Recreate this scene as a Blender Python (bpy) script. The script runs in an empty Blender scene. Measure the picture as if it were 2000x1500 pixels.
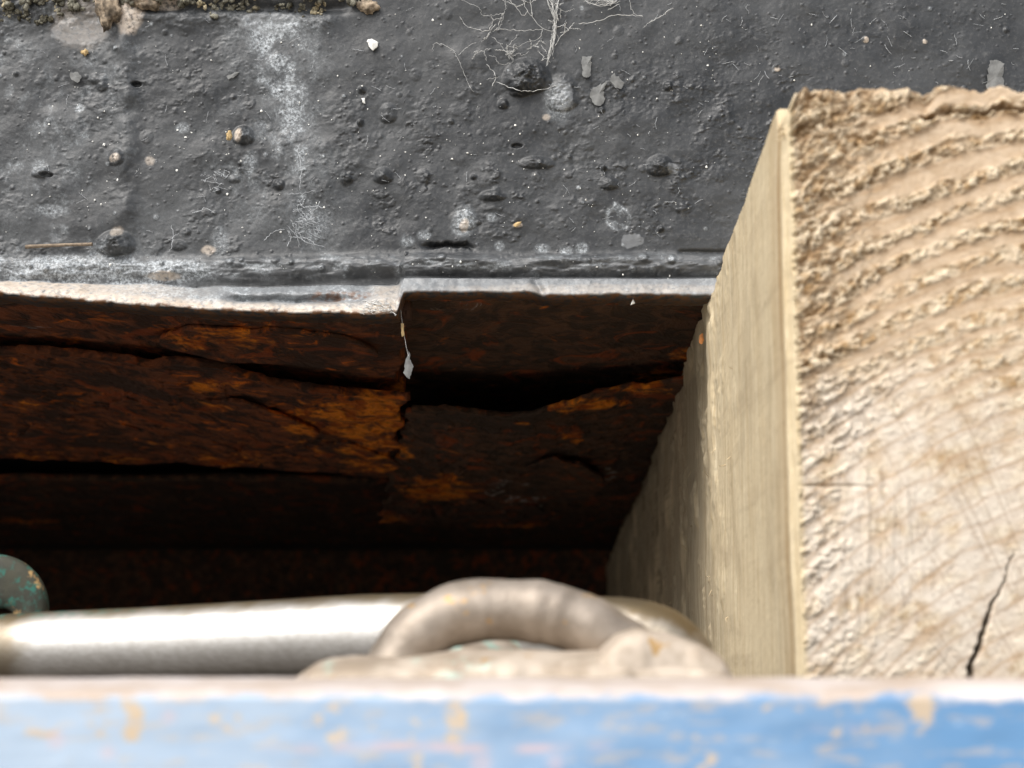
import bpy, math, random
import numpy as np
from mathutils import Vector

# ------------------------------------------------------------------ camera, sky, sun, exposure
S = bpy.context.scene
F = 3345.0                                   # focal length in pixels of the 2000 px wide photograph
PITCH = math.atan(550.0 / F)
EYE = Vector((0.0, 0.0, 0.0))
cd = bpy.data.cameras.new('camera'); cam = bpy.data.objects.new('camera', cd)
S.collection.objects.link(cam)
cam.location = EYE; cam.rotation_euler = (math.pi/2 + PITCH, 0, 0)
cd.sensor_width = 36.0; cd.lens = 36.0 * F / 2000.0
cd.clip_start = 0.01; cd.clip_end = 500.0
cd.dof.use_dof = True; cd.dof.focus_distance = 0.475; cd.dof.aperture_fstop = 28.0
S.camera = cam

SUN = Vector((-0.46, -0.58, 0.88)).normalized()          # direction to the sun
w = bpy.data.worlds.new('World'); S.world = w; w.use_nodes = True
nt = w.node_tree; nt.nodes.clear()
sky = nt.nodes.new('ShaderNodeTexSky'); sky.sky_type = 'NISHITA'; sky.sun_disc = False
sky.sun_elevation = math.asin(SUN.z); sky.sun_rotation = math.atan2(SUN.x, SUN.y)
sky.air_density = 1.0; sky.dust_density = 4.0; sky.ozone_density = 1.0
hs = nt.nodes.new('ShaderNodeHueSaturation'); hs.inputs['Saturation'].default_value = 0.35
bg = nt.nodes.new('ShaderNodeBackground'); bg.inputs[1].default_value = 0.13
wo = nt.nodes.new('ShaderNodeOutputWorld')
nt.links.new(sky.outputs[0], hs.inputs['Color']); nt.links.new(hs.outputs[0], bg.inputs[0]); nt.links.new(bg.outputs[0], wo.inputs[0])
sl = bpy.data.lights.new('sun', 'SUN'); sl.energy = 1.5; sl.angle = math.radians(50); sl.color = (1.0, 0.96, 0.9)
so = bpy.data.objects.new('sun', sl); S.collection.objects.link(so)
so.rotation_euler = (-SUN).to_track_quat('-Z', 'Y').to_euler()
S.view_settings.view_transform = 'Standard'; S.view_settings.look = 'None'
S.view_settings.exposure = 0.72; S.view_settings.gamma = 1.0; S.view_settings.use_curve_mapping = False

# ------------------------------------------------------------------ helpers
CP, SP = math.cos(PITCH), math.sin(PITCH)
rnd = random.Random(7)
def P(u, v, Y):
    """point at world depth Y seen at pixel (u, v) of the photograph"""
    dy = F*CP - (750-v)*SP; dz = F*SP + (750-v)*CP; k = Y/dy
    return Vector(((u-1000)*k, Y, dz*k))
def proj(x, y, z):
    c = y*CP + z*SP; b = -y*SP + z*CP
    return 1000 + F*x/c, 750 - F*b/c
def sstep(a, b, x):
    t = np.clip((x-a)/(b-a), 0, 1); return t*t*(3-2*t)
def h2(ix, iy, seed):
    n = (ix.astype(np.int64)*374761393 + iy.astype(np.int64)*668265263 + seed*1442695041) & 0xffffffff
    n = ((n ^ (n >> 13)) * 1274126177) & 0xffffffff
    n = ((n ^ (n >> 16)) * 2246822519) & 0xffffffff
    return ((n ^ (n >> 15)) & 0xffffff) / float(0xffffff)
def vn(x, y, seed=0):
    x, y = np.broadcast_arrays(np.asarray(x, float), np.asarray(y, float))
    ix = np.floor(x); iy = np.floor(y); fx = x-ix; fy = y-iy
    fx = fx*fx*fx*(fx*(fx*6-15)+10); fy = fy*fy*fy*(fy*(fy*6-15)+10)
    a = h2(ix, iy, seed); b = h2(ix+1, iy, seed); c = h2(ix, iy+1, seed); d = h2(ix+1, iy+1, seed)
    return (a*(1-fx)+b*fx)*(1-fy) + (c*(1-fx)+d*fx)*fy
def fbm(x, y, o=4, seed=0, g=0.5):
    s = 0; a = 1; t = 0
    for i in range(o):
        c, q = math.cos(i*0.7), math.sin(i*0.7)
        s = s + a*vn((c*x-q*y)*2**i + 17.3*i, (q*x+c*y)*2**i - 9.1*i, seed+i*13); t += a; a *= g
    return s/t                                # about 0..1, mean .5
def dots(x, y, cell, p, r0, r1, seed):
    """scattered round bumps: returns a 0..1 dome field and the random value of the bump that is there"""
    X = x/cell; Y = y/cell; ix = np.floor(X); iy = np.floor(Y)
    best = np.zeros_like(X); val = np.zeros_like(X)
    for i in (-1, 0, 1):
        for j in (-1, 0, 1):
            cx, cy = ix+i, iy+j
            e = h2(cx, cy, seed); px = cx+h2(cx, cy, seed+1); py = cy+h2(cx, cy, seed+2)
            r = (r0+(r1-r0)*h2(cx, cy, seed+3)**2)/cell
            q = np.clip(1-((X-px)**2+(Y-py)**2)/(r*r), 0, 1)*(e < p)
            m = q > best; best = np.where(m, q, best); val = np.where(m, h2(cx, cy, seed+4), val)
    return np.sqrt(best), val
def blob(u, v, cu, cv, ru, rv, n=None, soft=0.5):
    d = ((u-cu)/ru)**2 + ((v-cv)/rv)**2
    if n is not None: d = d*(0.35+1.3*n)
    return 1-sstep(1-soft, 1+soft, d)

def raw_mesh(name, V, Q, mat, attrs=None, parent=None, smooth=True):
    V = np.asarray(V, np.float32).reshape(-1, 3); Q = np.asarray(Q, np.int32)
    k = Q.shape[1]
    me = bpy.data.meshes.new(name)
    me.vertices.add(len(V)); me.vertices.foreach_set('co', V.ravel())
    me.loops.add(Q.size); me.loops.foreach_set('vertex_index', Q.ravel())
    me.polygons.add(len(Q)); me.polygons.foreach_set('loop_start', np.arange(0, Q.size, k, dtype=np.int32))
    me.polygons.foreach_set('loop_total', np.full(len(Q), k, np.int32))
    me.update(calc_edges=True); me.validate()
    me.polygons.foreach_set('use_smooth', np.full(len(me.polygons), smooth, bool))
    for n, a in (attrs or {}).items():
        at = me.attributes.new(n, 'FLOAT', 'POINT'); at.data.foreach_set('value', np.asarray(a, np.float32).ravel())
    me.materials.append(mat)
    o = bpy.data.objects.new(name, me); S.collection.objects.link(o)
    if parent: o.parent = parent
    return o
def gridq(nr, nc, off=0, flip=False, closed=False):
    i, j = np.meshgrid(np.arange(nr-1), np.arange(nc if closed else nc-1), indexing='ij')
    j2 = (j+1) % nc
    a = i*nc+j; b = i*nc+j2; c = (i+1)*nc+j2; d = (i+1)*nc+j
    q = np.stack([a, b, c, d], -1).reshape(-1, 4)+off
    return q[:, ::-1] if flip else q
def tagit(o, label=None, cat=None, group=None, kind=None):
    for k, val in (('label', label), ('category', cat), ('group', group), ('kind', kind)):
        if val: o[k] = val
    return o
def thing(name, loc, label, cat, group=None):
    o = bpy.data.objects.new(name, None); S.collection.objects.link(o); o.location = loc; o.empty_display_size = 0.01
    return tagit(o, label, cat, group)
def parent_keep(o, p):
    o.parent = p; o.matrix_parent_inverse.identity(); o.location = Vector(o.location) - Vector(p.location)
def part(name, V, Q, mat, par, attrs=None, smooth=True):
    o = raw_mesh(name, np.asarray(V, float).reshape(-1, 3) - np.array(par.location), Q, mat, attrs, None, smooth)
    o.parent = par
    return o
def tube(path, rad, n=8, cap=True, lump=0.0, seed=0):
    """verts and quads of a tube along path; rad one value or a list"""
    p = np.array([list(q) for q in path], float); m = len(p)
    r = np.full(m, rad) if np.isscalar(rad) else np.asarray(rad, float)
    t = np.gradient(p, axis=0); t /= np.linalg.norm(t, axis=1)[:, None]+1e-12
    ref = np.array([0, 0, 1.0]) if abs(t[:, 2]).mean() < 0.8 else np.array([0, 1.0, 0])
    a = np.cross(t, ref); a /= np.linalg.norm(a, axis=1)[:, None]+1e-12
    b = np.cross(a, t)
    th = np.linspace(0, 2*math.pi, n, endpoint=False)
    R = r[:, None]*np.ones((m, n))
    if lump:
        R = R*(1+lump*(fbm(np.arange(m)[:, None]*0.15+0*th, np.cos(th)*1.2+3+0*R, 3, seed)-0.5)*2)
    V = p[:, None, :] + R[..., None]*(np.cos(th)[None, :, None]*a[:, None, :] + np.sin(th)[None, :, None]*b[:, None, :])
    V = V.reshape(-1, 3); Q = gridq(m, n, closed=True)
    if cap:
        k = len(V); V = np.vstack([V, p[:1], p[-1:]])
        j = np.arange(n); j2 = (j+1) % n
        Q = np.vstack([Q, np.stack([j2, j, np.full(n, k), np.full(n, k)], -1), np.stack([j+(m-1)*n, j2+(m-1)*n, np.full(n, k+1), np.full(n, k+1)], -1)])
    return V, Q
def tri_fix(Q):
    return Q
def spline(pts, n):
    p = np.array([list(q) for q in pts], float); m = len(p)
    s = np.linspace(0, m-1, n); i = np.clip(np.floor(s).astype(int), 0, m-2); f = (s-i)[:, None]
    g = lambda k: p[np.clip(k, 0, m-1)]
    p0, p1, p2, p3 = g(i-1), g(i), g(i+1), g(i+2)
    return 0.5*(2*p1+(p2-p0)*f+(2*p0-5*p1+4*p2-p3)*f**2+(3*p1-p0-3*p2+p3)*f**3)
def join_geo(parts):
    V = []; Q = []; off = 0
    for v, q in parts:
        v = np.asarray(v, float).reshape(-1, 3); V.append(v); Q.append(np.asarray(q)+off); off += len(v)
    return np.vstack(V), np.vstack(Q)
def box_geo(x0, x1, y0, y1, z0, z1):
    V = [(x, y, z) for z in (z0, z1) for y in (y0, y1) for x in (x0, x1)]
    Q = [(0, 2, 3, 1), (4, 5, 7, 6), (0, 1, 5, 4), (2, 6, 7, 3), (0, 4, 6, 2), (1, 3, 7, 5)]
    return np.array(V, float), np.array(Q)

# ------------------------------------------------------------------ materials
class M:
    def __init__(s, name, rough=0.6, metal=0.0, spec=0.5):
        s.m = bpy.data.materials.new(name); s.m.use_nodes = True
        s.t = s.m.node_tree; s.b = s.t.nodes['Principled BSDF']
        s.b.inputs['Roughness'].default_value = rough; s.b.inputs['Metallic'].default_value = metal
        s.b.inputs['Specular IOR Level'].default_value = spec
        s.tc = s.t.nodes.new('ShaderNodeTexCoord')
    def put(s, sock, val):
        if isinstance(val, (int, float)): sock.default_value = val
        elif isinstance(val, tuple): sock.default_value = val if len(val) == 4 or sock.type == 'VECTOR' else val+(1,)
        else: s.t.links.new(val, sock)
    def attr(s, n):
        a = s.t.nodes.new('ShaderNodeAttribute'); a.attribute_name = n; return a.outputs['Fac']
    def map(s, scale):
        n = s.t.nodes.new('ShaderNodeMapping'); s.t.links.new(s.tc.outputs['Object'], n.inputs[0]); n.inputs['Scale'].default_value = scale
        return n.outputs[0]
    def noise(s, scale, detail=4, rough=0.55, dist=0.0, vec=None):
        n = s.t.nodes.new('ShaderNodeTexNoise'); s.t.links.new(vec or s.tc.outputs['Object'], n.inputs['Vector'])
        n.inputs['Scale'].default_value = scale; n.inputs['Detail'].default_value = detail
        n.inputs['Roughness'].default_value = rough; n.inputs['Distortion'].default_value = dist
        return n.outputs['Fac']
    def vor(s, scale, vec=None):
        n = s.t.nodes.new('ShaderNodeTexVoronoi'); s.t.links.new(vec or s.tc.outputs['Object'], n.inputs['Vector'])
        n.inputs['Scale'].default_value = scale; return n.outputs['Distance']
    def ramp(s, f, a, b, inv=False):
        n = s.t.nodes.new('ShaderNodeMapRange'); n.interpolation_type = 'SMOOTHSTEP'
        s.t.links.new(f, n.inputs[0]); n.inputs[1].default_value = a; n.inputs[2].default_value = b
        n.inputs[3].default_value = 1.0 if inv else 0.0; n.inputs[4].default_value = 0.0 if inv else 1.0
        return n.outputs[0]
    def math(s, op, a, b):
        n = s.t.nodes.new('ShaderNodeMath'); n.operation = op; s.put(n.inputs[0], a); s.put(n.inputs[1], b); return n.outputs[0]
    def mix(s, f, a, b):
        n = s.t.nodes.new('ShaderNodeMix'); n.data_type = 'RGBA'
        s.put(n.inputs[0], f); s.put(n.inputs[6], a); s.put(n.inputs[7], b); return n.outputs[2]
    def col(s, c): s.put(s.b.inputs['Base Color'], c)
    def rough(s, c): s.put(s.b.inputs['Roughness'], c)
    def bump(s, h, strength=0.5, dist=0.0005, prev=None):
        n = s.t.nodes.new('ShaderNodeBump'); n.inputs['Strength'].default_value = strength; n.inputs['Distance'].default_value = dist
        s.t.links.new(h, n.inputs['Height'])
        if prev: s.t.links.new(prev, n.inputs['Normal'])
        s.t.links.new(n.outputs[0], s.b.inputs['Normal']); return n.outputs[0]

def plain(name, c, rough=0.7, var=0.25, sc=400, metal=0.0):
    m = M(name, rough, metal)
    n = m.noise(sc, 4)
    m.col(m.mix(m.ramp(n, 0.3, 0.7), tuple(x*(1-var) for x in c), tuple(min(1, x*(1+var)) for x in c)))
    m.bump(n, 0.3, 0.0002)
    return m.m

# black paint on the hull side
m = M('black_hull_paint', 0.5)
n1 = m.noise(28, 6, 0.6); n2 = m.noise(900, 5, 0.65); n3 = m.noise(2600, 3, 0.6)
c = m.mix(m.ramp(n1, 0.34, 0.66), (0.0165, 0.0185, 0.021), (0.044, 0.047, 0.050))
c = m.mix(m.ramp(n2, 0.50, 0.80), c, (0.085, 0.085, 0.085))
c = m.mix(m.ramp(n3, 0.70, 0.78), c, (0.20, 0.21, 0.21))
c = m.mix(m.math('MULTIPLY', m.attr('bare_lit'), 0.9), c, (0.23, 0.24, 0.25))
pa = m.attr('pale'); np_ = m.noise(1300, 6, 0.75)
pw = m.math('MULTIPLY', pa, m.math('ADD', m.math('MULTIPLY', m.ramp(np_, 0.25, 0.75), 0.75), m.math('MULTIPLY', m.ramp(m.math('ADD', np_, m.math('MULTIPLY', pa, 0.12)), 0.58, 0.70), 0.40)))
c = m.mix(pw, c, (0.43, 0.465, 0.49))
ta = m.attr('tan'); tw = m.math('MULTIPLY', ta, m.ramp(m.noise(700, 5, 0.7), 0.28, 0.55))
c = m.mix(tw, c, m.mix(m.noise(300, 4), (0.46, 0.35, 0.25), (0.74, 0.69, 0.62)))
c = m.mix(m.math('MULTIPLY', m.attr('rustm'), m.ramp(m.noise(500, 4), .4, .6)), c, (0.14, 0.06, 0.02))
m.col(c)
m.rough(m.math('ADD', m.math('MULTIPLY', n1, 0.35), m.math('ADD', 0.16, m.math('MULTIPLY', n2, 0.22))))
b1 = m.bump(n2, 0.18, 0.0004); m.bump(n3, 0.4, 0.0001, b1)
HULL = m.m

# flaking rust
def rust(name, dark, mid, orange, thr):
    m = M(name, 0.85, 0, 0.25)
    v = m.map((0.8, 0.42, 1.0))
    n1 = m.noise(75, 5, 0.60, 1.2, v); n2 = m.noise(170, 5, 0.60, 0.8, v); n3 = m.noise(700, 3, 0.6, 0, v); n4 = m.noise(30, 5, 0.6, 0.8, v)
    c = m.mix(m.ramp(n2, 0.40, 0.62), dark, mid)
    c = m.mix(m.ramp(n4, 0.52, 0.60), c, tuple(q*1.2 for q in dark))
    c = m.mix(m.math('MULTIPLY', m.ramp(n1, 0.54, 0.66), 0.75), c, (0.34, 0.072, 0.017))
    c = m.mix(m.math('MULTIPLY', m.ramp(m.noise(110, 6, 0.62, 1.0, m.map((0.7, 0.5, 1.0))), thr, thr+0.11), m.ramp(n2, 0.38, 0.60)), c, orange)
    oa = m.math('ADD', m.attr('org'), m.math('MULTIPLY', m.math('SUBTRACT', m.noise(95, 6, 0.66, 0.8, m.map((0.8, 0.45, 1.0))), 0.5), 3.4))
    c = m.mix(m.math('MULTIPLY', m.ramp(oa, 0.55, 1.05), m.math('MINIMUM', m.math('MULTIPLY', m.attr('org'), 4.0), 1.0)), c, m.mix(m.ramp(n2, .40, .60), (0.44, 0.095, 0.010), (0.92, 0.29, 0.02)))
    aa = m.math('ADD', m.attr('ash'), m.math('MULTIPLY', m.math('SUBTRACT', m.noise(120, 7, 0.70, 0.8, m.map((0.8, 0.45, 1.0))), 0.5), 4.2))
    c = m.mix(m.math('MULTIPLY', m.ramp(aa, 0.70, 1.15), m.math('MINIMUM', m.math('MULTIPLY', m.attr('ash'), 3.0), 0.8)), c, (0.48, 0.45, 0.43))
    c = m.mix(m.ramp(n3, 0.70, 0.76), c, (0.22, 0.12, 0.07))
    m.col(c); b1 = m.bump(n1, 0.7, 0.006); b2 = m.bump(n2, 0.7, 0.003, b1); m.bump(n3, 0.4, 0.0006, b2)
    return m.m
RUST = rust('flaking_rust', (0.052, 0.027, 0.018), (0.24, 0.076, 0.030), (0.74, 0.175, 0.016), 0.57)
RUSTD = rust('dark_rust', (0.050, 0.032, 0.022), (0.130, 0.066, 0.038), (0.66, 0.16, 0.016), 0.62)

# timber
m = M('sawn_timber', 0.82, 0, 0.2)
end = m.attr('endface'); early = m.attr('early'); pit = m.attr('pit'); band = m.attr('edgeband')
lv = m.map((60, 380, 34)); l1 = m.noise(1.0, 7, 0.68, 0.9, lv)
lv2 = m.map((60, 10, 150)); l2 = m.noise(1.0, 4, 0.55, 0.6, lv2)
long_ = m.mix(m.ramp(l1, 0.30, 0.70), (0.54, 0.425, 0.26), (0.70, 0.60, 0.415))
long_ = m.mix(m.math('MULTIPLY', m.ramp(l2, 0.50, 0.75), 0.45), long_, (0.40, 0.31, 0.20))
long_ = m.mix(m.ramp(m.noise(1.0, 3, 0.5, 0, m.map((60, 900, 160))), 0.735, 0.79), long_, (0.18, 0.12, 0.07))
e1 = m.noise(420, 5, 0.65); e2 = m.noise(120, 4, 0.6)
endc = m.mix(early, m.mix(m.ramp(e1, .3, .7), (0.46, 0.34, 0.225), (0.56, 0.44, 0.315)), m.mix(m.ramp(e1, .34, .60), (0.36, 0.235, 0.115), (0.66, 0.56, 0.41)))
endc = m.mix(m.math('MULTIPLY', pit, 0.9), endc, (0.15, 0.085, 0.035))
endc = m.mix(m.math('MULTIPLY', m.attr('white'), m.ramp(e2, .3, .6)), endc, (0.66, 0.60, 0.52))
endc = m.mix(m.math('MULTIPLY', m.attr('ring'), 0.55), endc, (0.34, 0.22, 0.12))
st = m.ramp(m.noise(1.0, 6, 0.66, 0.6, m.map((60, 45, 22))), 0.50, 0.68)
long_ = m.mix(m.math('MULTIPLY', st, 0.55), long_, (0.40, 0.315, 0.20))
long_ = m.mix(m.math('MULTIPLY', m.ramp(m.noise(1.0, 7, 0.7, 0.8, m.map((60, 300, 14))), 0.54, 0.66), 0.55), long_, (0.74, 0.65, 0.47))
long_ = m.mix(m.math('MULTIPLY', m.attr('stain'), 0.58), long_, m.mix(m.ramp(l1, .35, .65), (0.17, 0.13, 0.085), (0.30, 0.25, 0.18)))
cc = m.mix(end, long_, endc)
cc = m.mix(m.math('MULTIPLY', band, 0.9), cc, (0.36, 0.225, 0.10))
cc = m.mix(m.attr('crack'), cc, (0.05, 0.03, 0.018))
cc = m.mix(m.math('MULTIPLY', m.attr('rays'), 0.35), cc, (0.26, 0.17, 0.10))
m.col(cc)
bb = m.bump(l1, 0.25, 0.0003); m.bump(e1, 0.35, 0.0006, bb)
WOOD = m.m

# metals
m = M('worn_steel_bar', 0.33, 0.92)
n1 = m.noise(90, 4); n2 = m.noise(1.0, 4, 0.6, 0, m.map((300, 1500, 1500)))
c = m.mix(m.ramp(n2, .35, .65), (0.55, 0.53, 0.50), (0.66, 0.645, 0.62))
c = m.mix(m.attr('refl_ends'), c, (0.24, 0.185, 0.11))
c = m.mix(m.math('MULTIPLY', m.attr('verd'), m.ramp(m.noise(500, 4, .6), .50, .60)), c, (0.10, 0.34, 0.27))
m.col(c); m.rough(m.math('ADD', 0.36, m.math('MULTIPLY', n1, 0.20))); m.bump(n2, 0.06, 0.0002)
STEEL = m.m
def bronze(name, a, b_, verd, rough, metal):
    m = M(name, rough, metal)
    n1 = m.noise(160, 5, 0.6); n2 = m.noise(700, 4, 0.6)
    c = m.mix(m.ramp(n1, .35, .65), a, b_)
    c = m.mix(m.ramp(m.noise(210, 4, 0.6), .62, .70), c, (0.40, 0.25, 0.10))
    c = m.mix(m.math('MULTIPLY', m.attr('verd'), m.ramp(m.noise(330, 5, 0.65), .50, .64)), c, verd)
    m.col(c); m.bump(n2, 0.35, 0.0003); m.rough(m.math('ADD', rough-0.1, m.math('MULTIPLY', n1, 0.25)))
    return m.m
LUG = bronze('weathered_bronze', (0.026, 0.028, 0.018), (0.050, 0.048, 0.030), (0.022, 0.125, 0.095), 0.7, 0.0)
LOOP = bronze('brown_patina_bronze', (0.235, 0.195, 0.155), (0.34, 0.29, 0.24), (0.40, 0.55, 0.48), 0.46, 0.45)
BASE = bronze('pale_worn_bronze', (0.34, 0.27, 0.20), (0.53, 0.45, 0.365), (0.42, 0.62, 0.53), 0.55, 0.2)

# blue rail
m = M('worn_blue_paint', 0.55)
wr = m.attr('wear'); n1 = m.noise(60, 5, .6); n2 = m.noise(1.0, 4, .6, 0, m.map((90, 400, 500)))
blue = m.mix(m.ramp(m.math('ADD', m.attr('deep'), m.math('MULTIPLY', n1, 0.8)), 0.35, 1.2), (0.37, 0.465, 0.58), (0.115, 0.255, 0.455))
blue = m.mix(m.ramp(n2, .62, .75), blue, (0.55, 0.64, 0.74))
c = m.mix(m.attr('wood'), blue, m.mix(n1, (0.50, 0.33, 0.15), (0.66, 0.52, 0.34)))
c = m.mix(m.math('MULTIPLY', m.attr('pink'), 0.7), c, (0.60, 0.42, 0.40))
c = m.mix(m.math('MULTIPLY', m.attr('dark_shelf'), 1.0), c, (0.05, 0.04, 0.03))
c = m.mix(wr, c, m.mix(m.ramp(n1, .35, .65), (0.46, 0.37, 0.30), (0.62, 0.565, 0.54)))
m.col(c); m.bump(n2, 0.2, 0.0004)
RAIL = m.m

CRUST = M('lichen_crust', 0.9, 0, 0.2)
n1 = CRUST.noise(260, 5, .7); n2 = CRUST.noise(900, 4, .6)
c = CRUST.mix(CRUST.ramp(n1, .38, .62), (0.05, 0.045, 0.03), (0.27, 0.26, 0.21))
c = CRUST.mix(CRUST.ramp(CRUST.noise(120, 4), .56, .64), c, (0.42, 0.36, 0.24))
CRUST.col(c); CRUST.bump(n2, .6, .0006); CRUST = CRUST.m
WEB = plain('cobweb_silk', (0.62, 0.62, 0.60), 0.6, 0.1)
SILKD = plain('dusty_silk', (0.42, 0.44, 0.46), 0.7, 0.15)
WHITE = plain('white_chip_paint', (0.78, 0.78, 0.74), 0.6, 0.06)
TAN = plain('dry_plant_matter', (0.46, 0.33, 0.16), 0.8, 0.3)
TWIG = plain('dry_twig_bark', (0.22, 0.17, 0.12), 0.8, 0.3, 900)
ORANGE = plain('orange_dry_flake', (0.42, 0.17, 0.05), 0.8, 0.3)
GREYF = plain('grey_paint_flake', (0.15, 0.153, 0.15), 0.7, 0.35, 350)
LUMP = plain('tan_lump', (0.24, 0.19, 0.135), 0.85, 0.75, 420)
GROUNDM = plain('pale_gravel_ground', (0.40, 0.37, 0.33), 0.9, 0.25, 60)
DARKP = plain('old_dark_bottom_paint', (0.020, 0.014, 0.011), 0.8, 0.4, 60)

# ------------------------------------------------------------------ ground
ZG = -0.17
tagit(raw_mesh('ground', [(-60, -60, ZG), (60, -60, ZG), (60, 60, ZG), (-60, 60, ZG)], [(0, 1, 2, 3)], GROUNDM), kind='structure')

# ------------------------------------------------------------------ boat hull
Y0 = 0.46
hull = thing('boat_hull', (0, Y0, 0.098), 'black painted steel boat hull with rust flaking off its underside, resting on the timber block', 'boat hull')
def at_wall(u, v): return P(u, v, Y0)
xs = np.unique(np.concatenate([np.linspace(-2.5, -0.17, 90), np.arange(-0.17, 0.17, 0.00027), np.linspace(0.17, 2.5, 90)]))
uu = 1000 + xs*F/Y0*1.0
# lower edge of the side plating in picture rows, left lap plate reaches lower and further out
ubx = np.array([-9000, -200, 0, 200, 400, 600, 740, 772, 784, 800, 1000, 1040, 1062, 1200, 1400, 1600, 9000.])
vbx = np.array([560, 572, 584, 600, 613, 621, 624, 620, 580, 578, 576, 577, 583, 581, 583, 586, 590.])
def vb(u): return np.interp(u, ubx, vbx)
def zrow(v): return Y0*(F*SP+(750-v)*CP)/(F*CP-(750-v)*SP)
nv = 520
tt = np.linspace(0, 1, nv)
VB = vb(uu + 10*(vn(uu/40, uu*0, 5)-.5)) + 5*(fbm(uu/30, uu*0+3, 4, 77)-0.5)
vrows = VB[None, :] + (-150 - VB[None, :])*tt[:, None]        # from the lower edge up to above the frame
U = np.broadcast_to(uu[None, :], vrows.shape); Vv = vrows
left = 1-sstep(770, 784, U + 8*(vn(Vv/14, Vv*0, 3)-.5))
rough_m = (.15+1.1*sstep(.44, .66, fbm(U/75, Vv/55, 4, 10, .6)))*np.clip(sstep(620, 300, U)*0.75 + blob(U, Vv, 1050, 290, 560, 170, fbm(U/120, Vv/120, 3, 9), .6) + 0.25*sstep(1100, 1500, U), 0, 1)
d = 0.0012*(fbm(U/260, Vv/260, 3, 1)-.5) + .0011*(fbm(U/75, Vv/60, 2, 11)-.5)
d += (0.00007+0.00020*rough_m)*(fbm(U/34, Vv/30, 4, 2)-.5)*2
d += (0.00004+0.00010*rough_m)*(fbm(U/9, Vv/8, 3, 21)-.5)*2
sc = fbm(U/70, Vv/48, 5, 31, .6)
d += 0.00018*rough_m*sstep(.55, .62, sc) - 0.00010*rough_m*sstep(.40, .34, sc)
sc2 = fbm(U/26+3, Vv/18, 4, 41, .6)
d += 0.00032*sstep(.62, .66, sc2)*rough_m*sstep(.45, .6, fbm(U/130, Vv/90, 3, 44))
dA, rA = dots(U, Vv, 30, .35, 2, 7, 51); d += 0.00042*dA**1.5*(0.25+0.75*rough_m)
dB, rB = dots(U, Vv, 80, .30, 6, 15, 61); d += 0.0013*dB**1.7*(0.15+0.85*rough_m)*(.4+1.2*fbm(U/7, Vv/7, 3, 62))
dC, rC = dots(U, Vv, 16, .25, 1.5, 3.5, 71); d += 0.00022*dC
lumps = [(455, 268, 24, 22, .0034), (1030, 158, 52, 40, .0034), (1016, 178, 25, 18, .002), (748, 225, 20, 22, .0017), (740, 347, 22, 18, .0022), (1298, 328, 30, 24, .0022), (1195, 360, 22, 16, .0018), (960, 385, 30, 12, .0014), (150, 155, 14, 12, .0012), (205, 480, 42, 28, .0030), (165, 165, 14, 20, .0016), (200, 312, 18, 20, .0018), (905, 432, 30, 28, .0009), (1100, 190, 40, 42, .0013), (982, 205, 12, 12, .0016), (1180, 215, 10, 10, .0013), (1050, 320, 40, 14, .0012), (50, 340, 22, 12, .0018), (330, 480, 20, 12, .0015), (440, 350, 14, 10, .001)]
for (cu, cv, ru, rv, h) in lumps:
    q = np.clip(1-((U-cu)/ru)**2-((Vv-cv)/rv)**2*np.where(Vv > cv, 2.2, 0.75), 0, 1)
    ex = 1.5 - 1.0*sstep(-.1, .7, (Vv-cv)/rv)
    d += (1.25 if ru > 24 else .85)*h*q**ex*(0.5+1.0*fbm(U/11, Vv/10, 4, int(cu), .6))
# vertical lumpy run of old paint at the left
rib = np.exp(-((U-212+14*(vn(Vv/120, Vv*0, 8)-.5))/24)**2)*sstep(508, 488, Vv)
d += 0.0016*rib*(0.05+1.2*fbm(U/60, Vv/45, 3, 14))
d -= 0.00015*np.exp(-((U-248-14*(vn(Vv/60, Vv*0, 18)-.5))/13)**2)*sstep(500, 470, Vv)*fbm(U/30, Vv/60, 3, 16)
# pitting holes
for (cu, cv, ru, rv, h) in [(235, 165, 9, 5, .002), (60, 342, 12, 4, .0015), (1010, 285, 10, 4, .0012)]:
    d -= h*blob(U, Vv, cu, cv, ru, rv, None, .5)
# bulge of thick paint over the weld above the lower edge
bc = 520 + 5*(fbm(U/160, U*0, 3, 19)-.5)*2 + 6*sstep(760, 400, U)
bead = np.exp(-np.abs((Vv-bc)/19)**3)
d += bead*(0.0026+0.0040*(fbm(U/90, Vv/24, 4, 23)-.5))*(0.55+0.35*sstep(560, 760, U))
d += bead*0.0007*(fbm(U/24, Vv/8, 4, 24)-.5)
dD, rD = dots(U, Vv, 34, .45, 5, 15, 81); d += bead*0.0011*dD**1.4
d -= 0.0024*np.exp(-((Vv-481-14*(fbm(U/22, U*0, 3, 17)-.5))/(1.5+6*fbm(U/16, U*0+2, 3, 18)))**2)*sstep(812, 850, U)*sstep(932, 900, U)
d -= 0.0014*np.exp(-((Vv-492)/4)**2)*sstep(1380, 1400, U+60*np.sin(U/41.))*0.6
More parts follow.
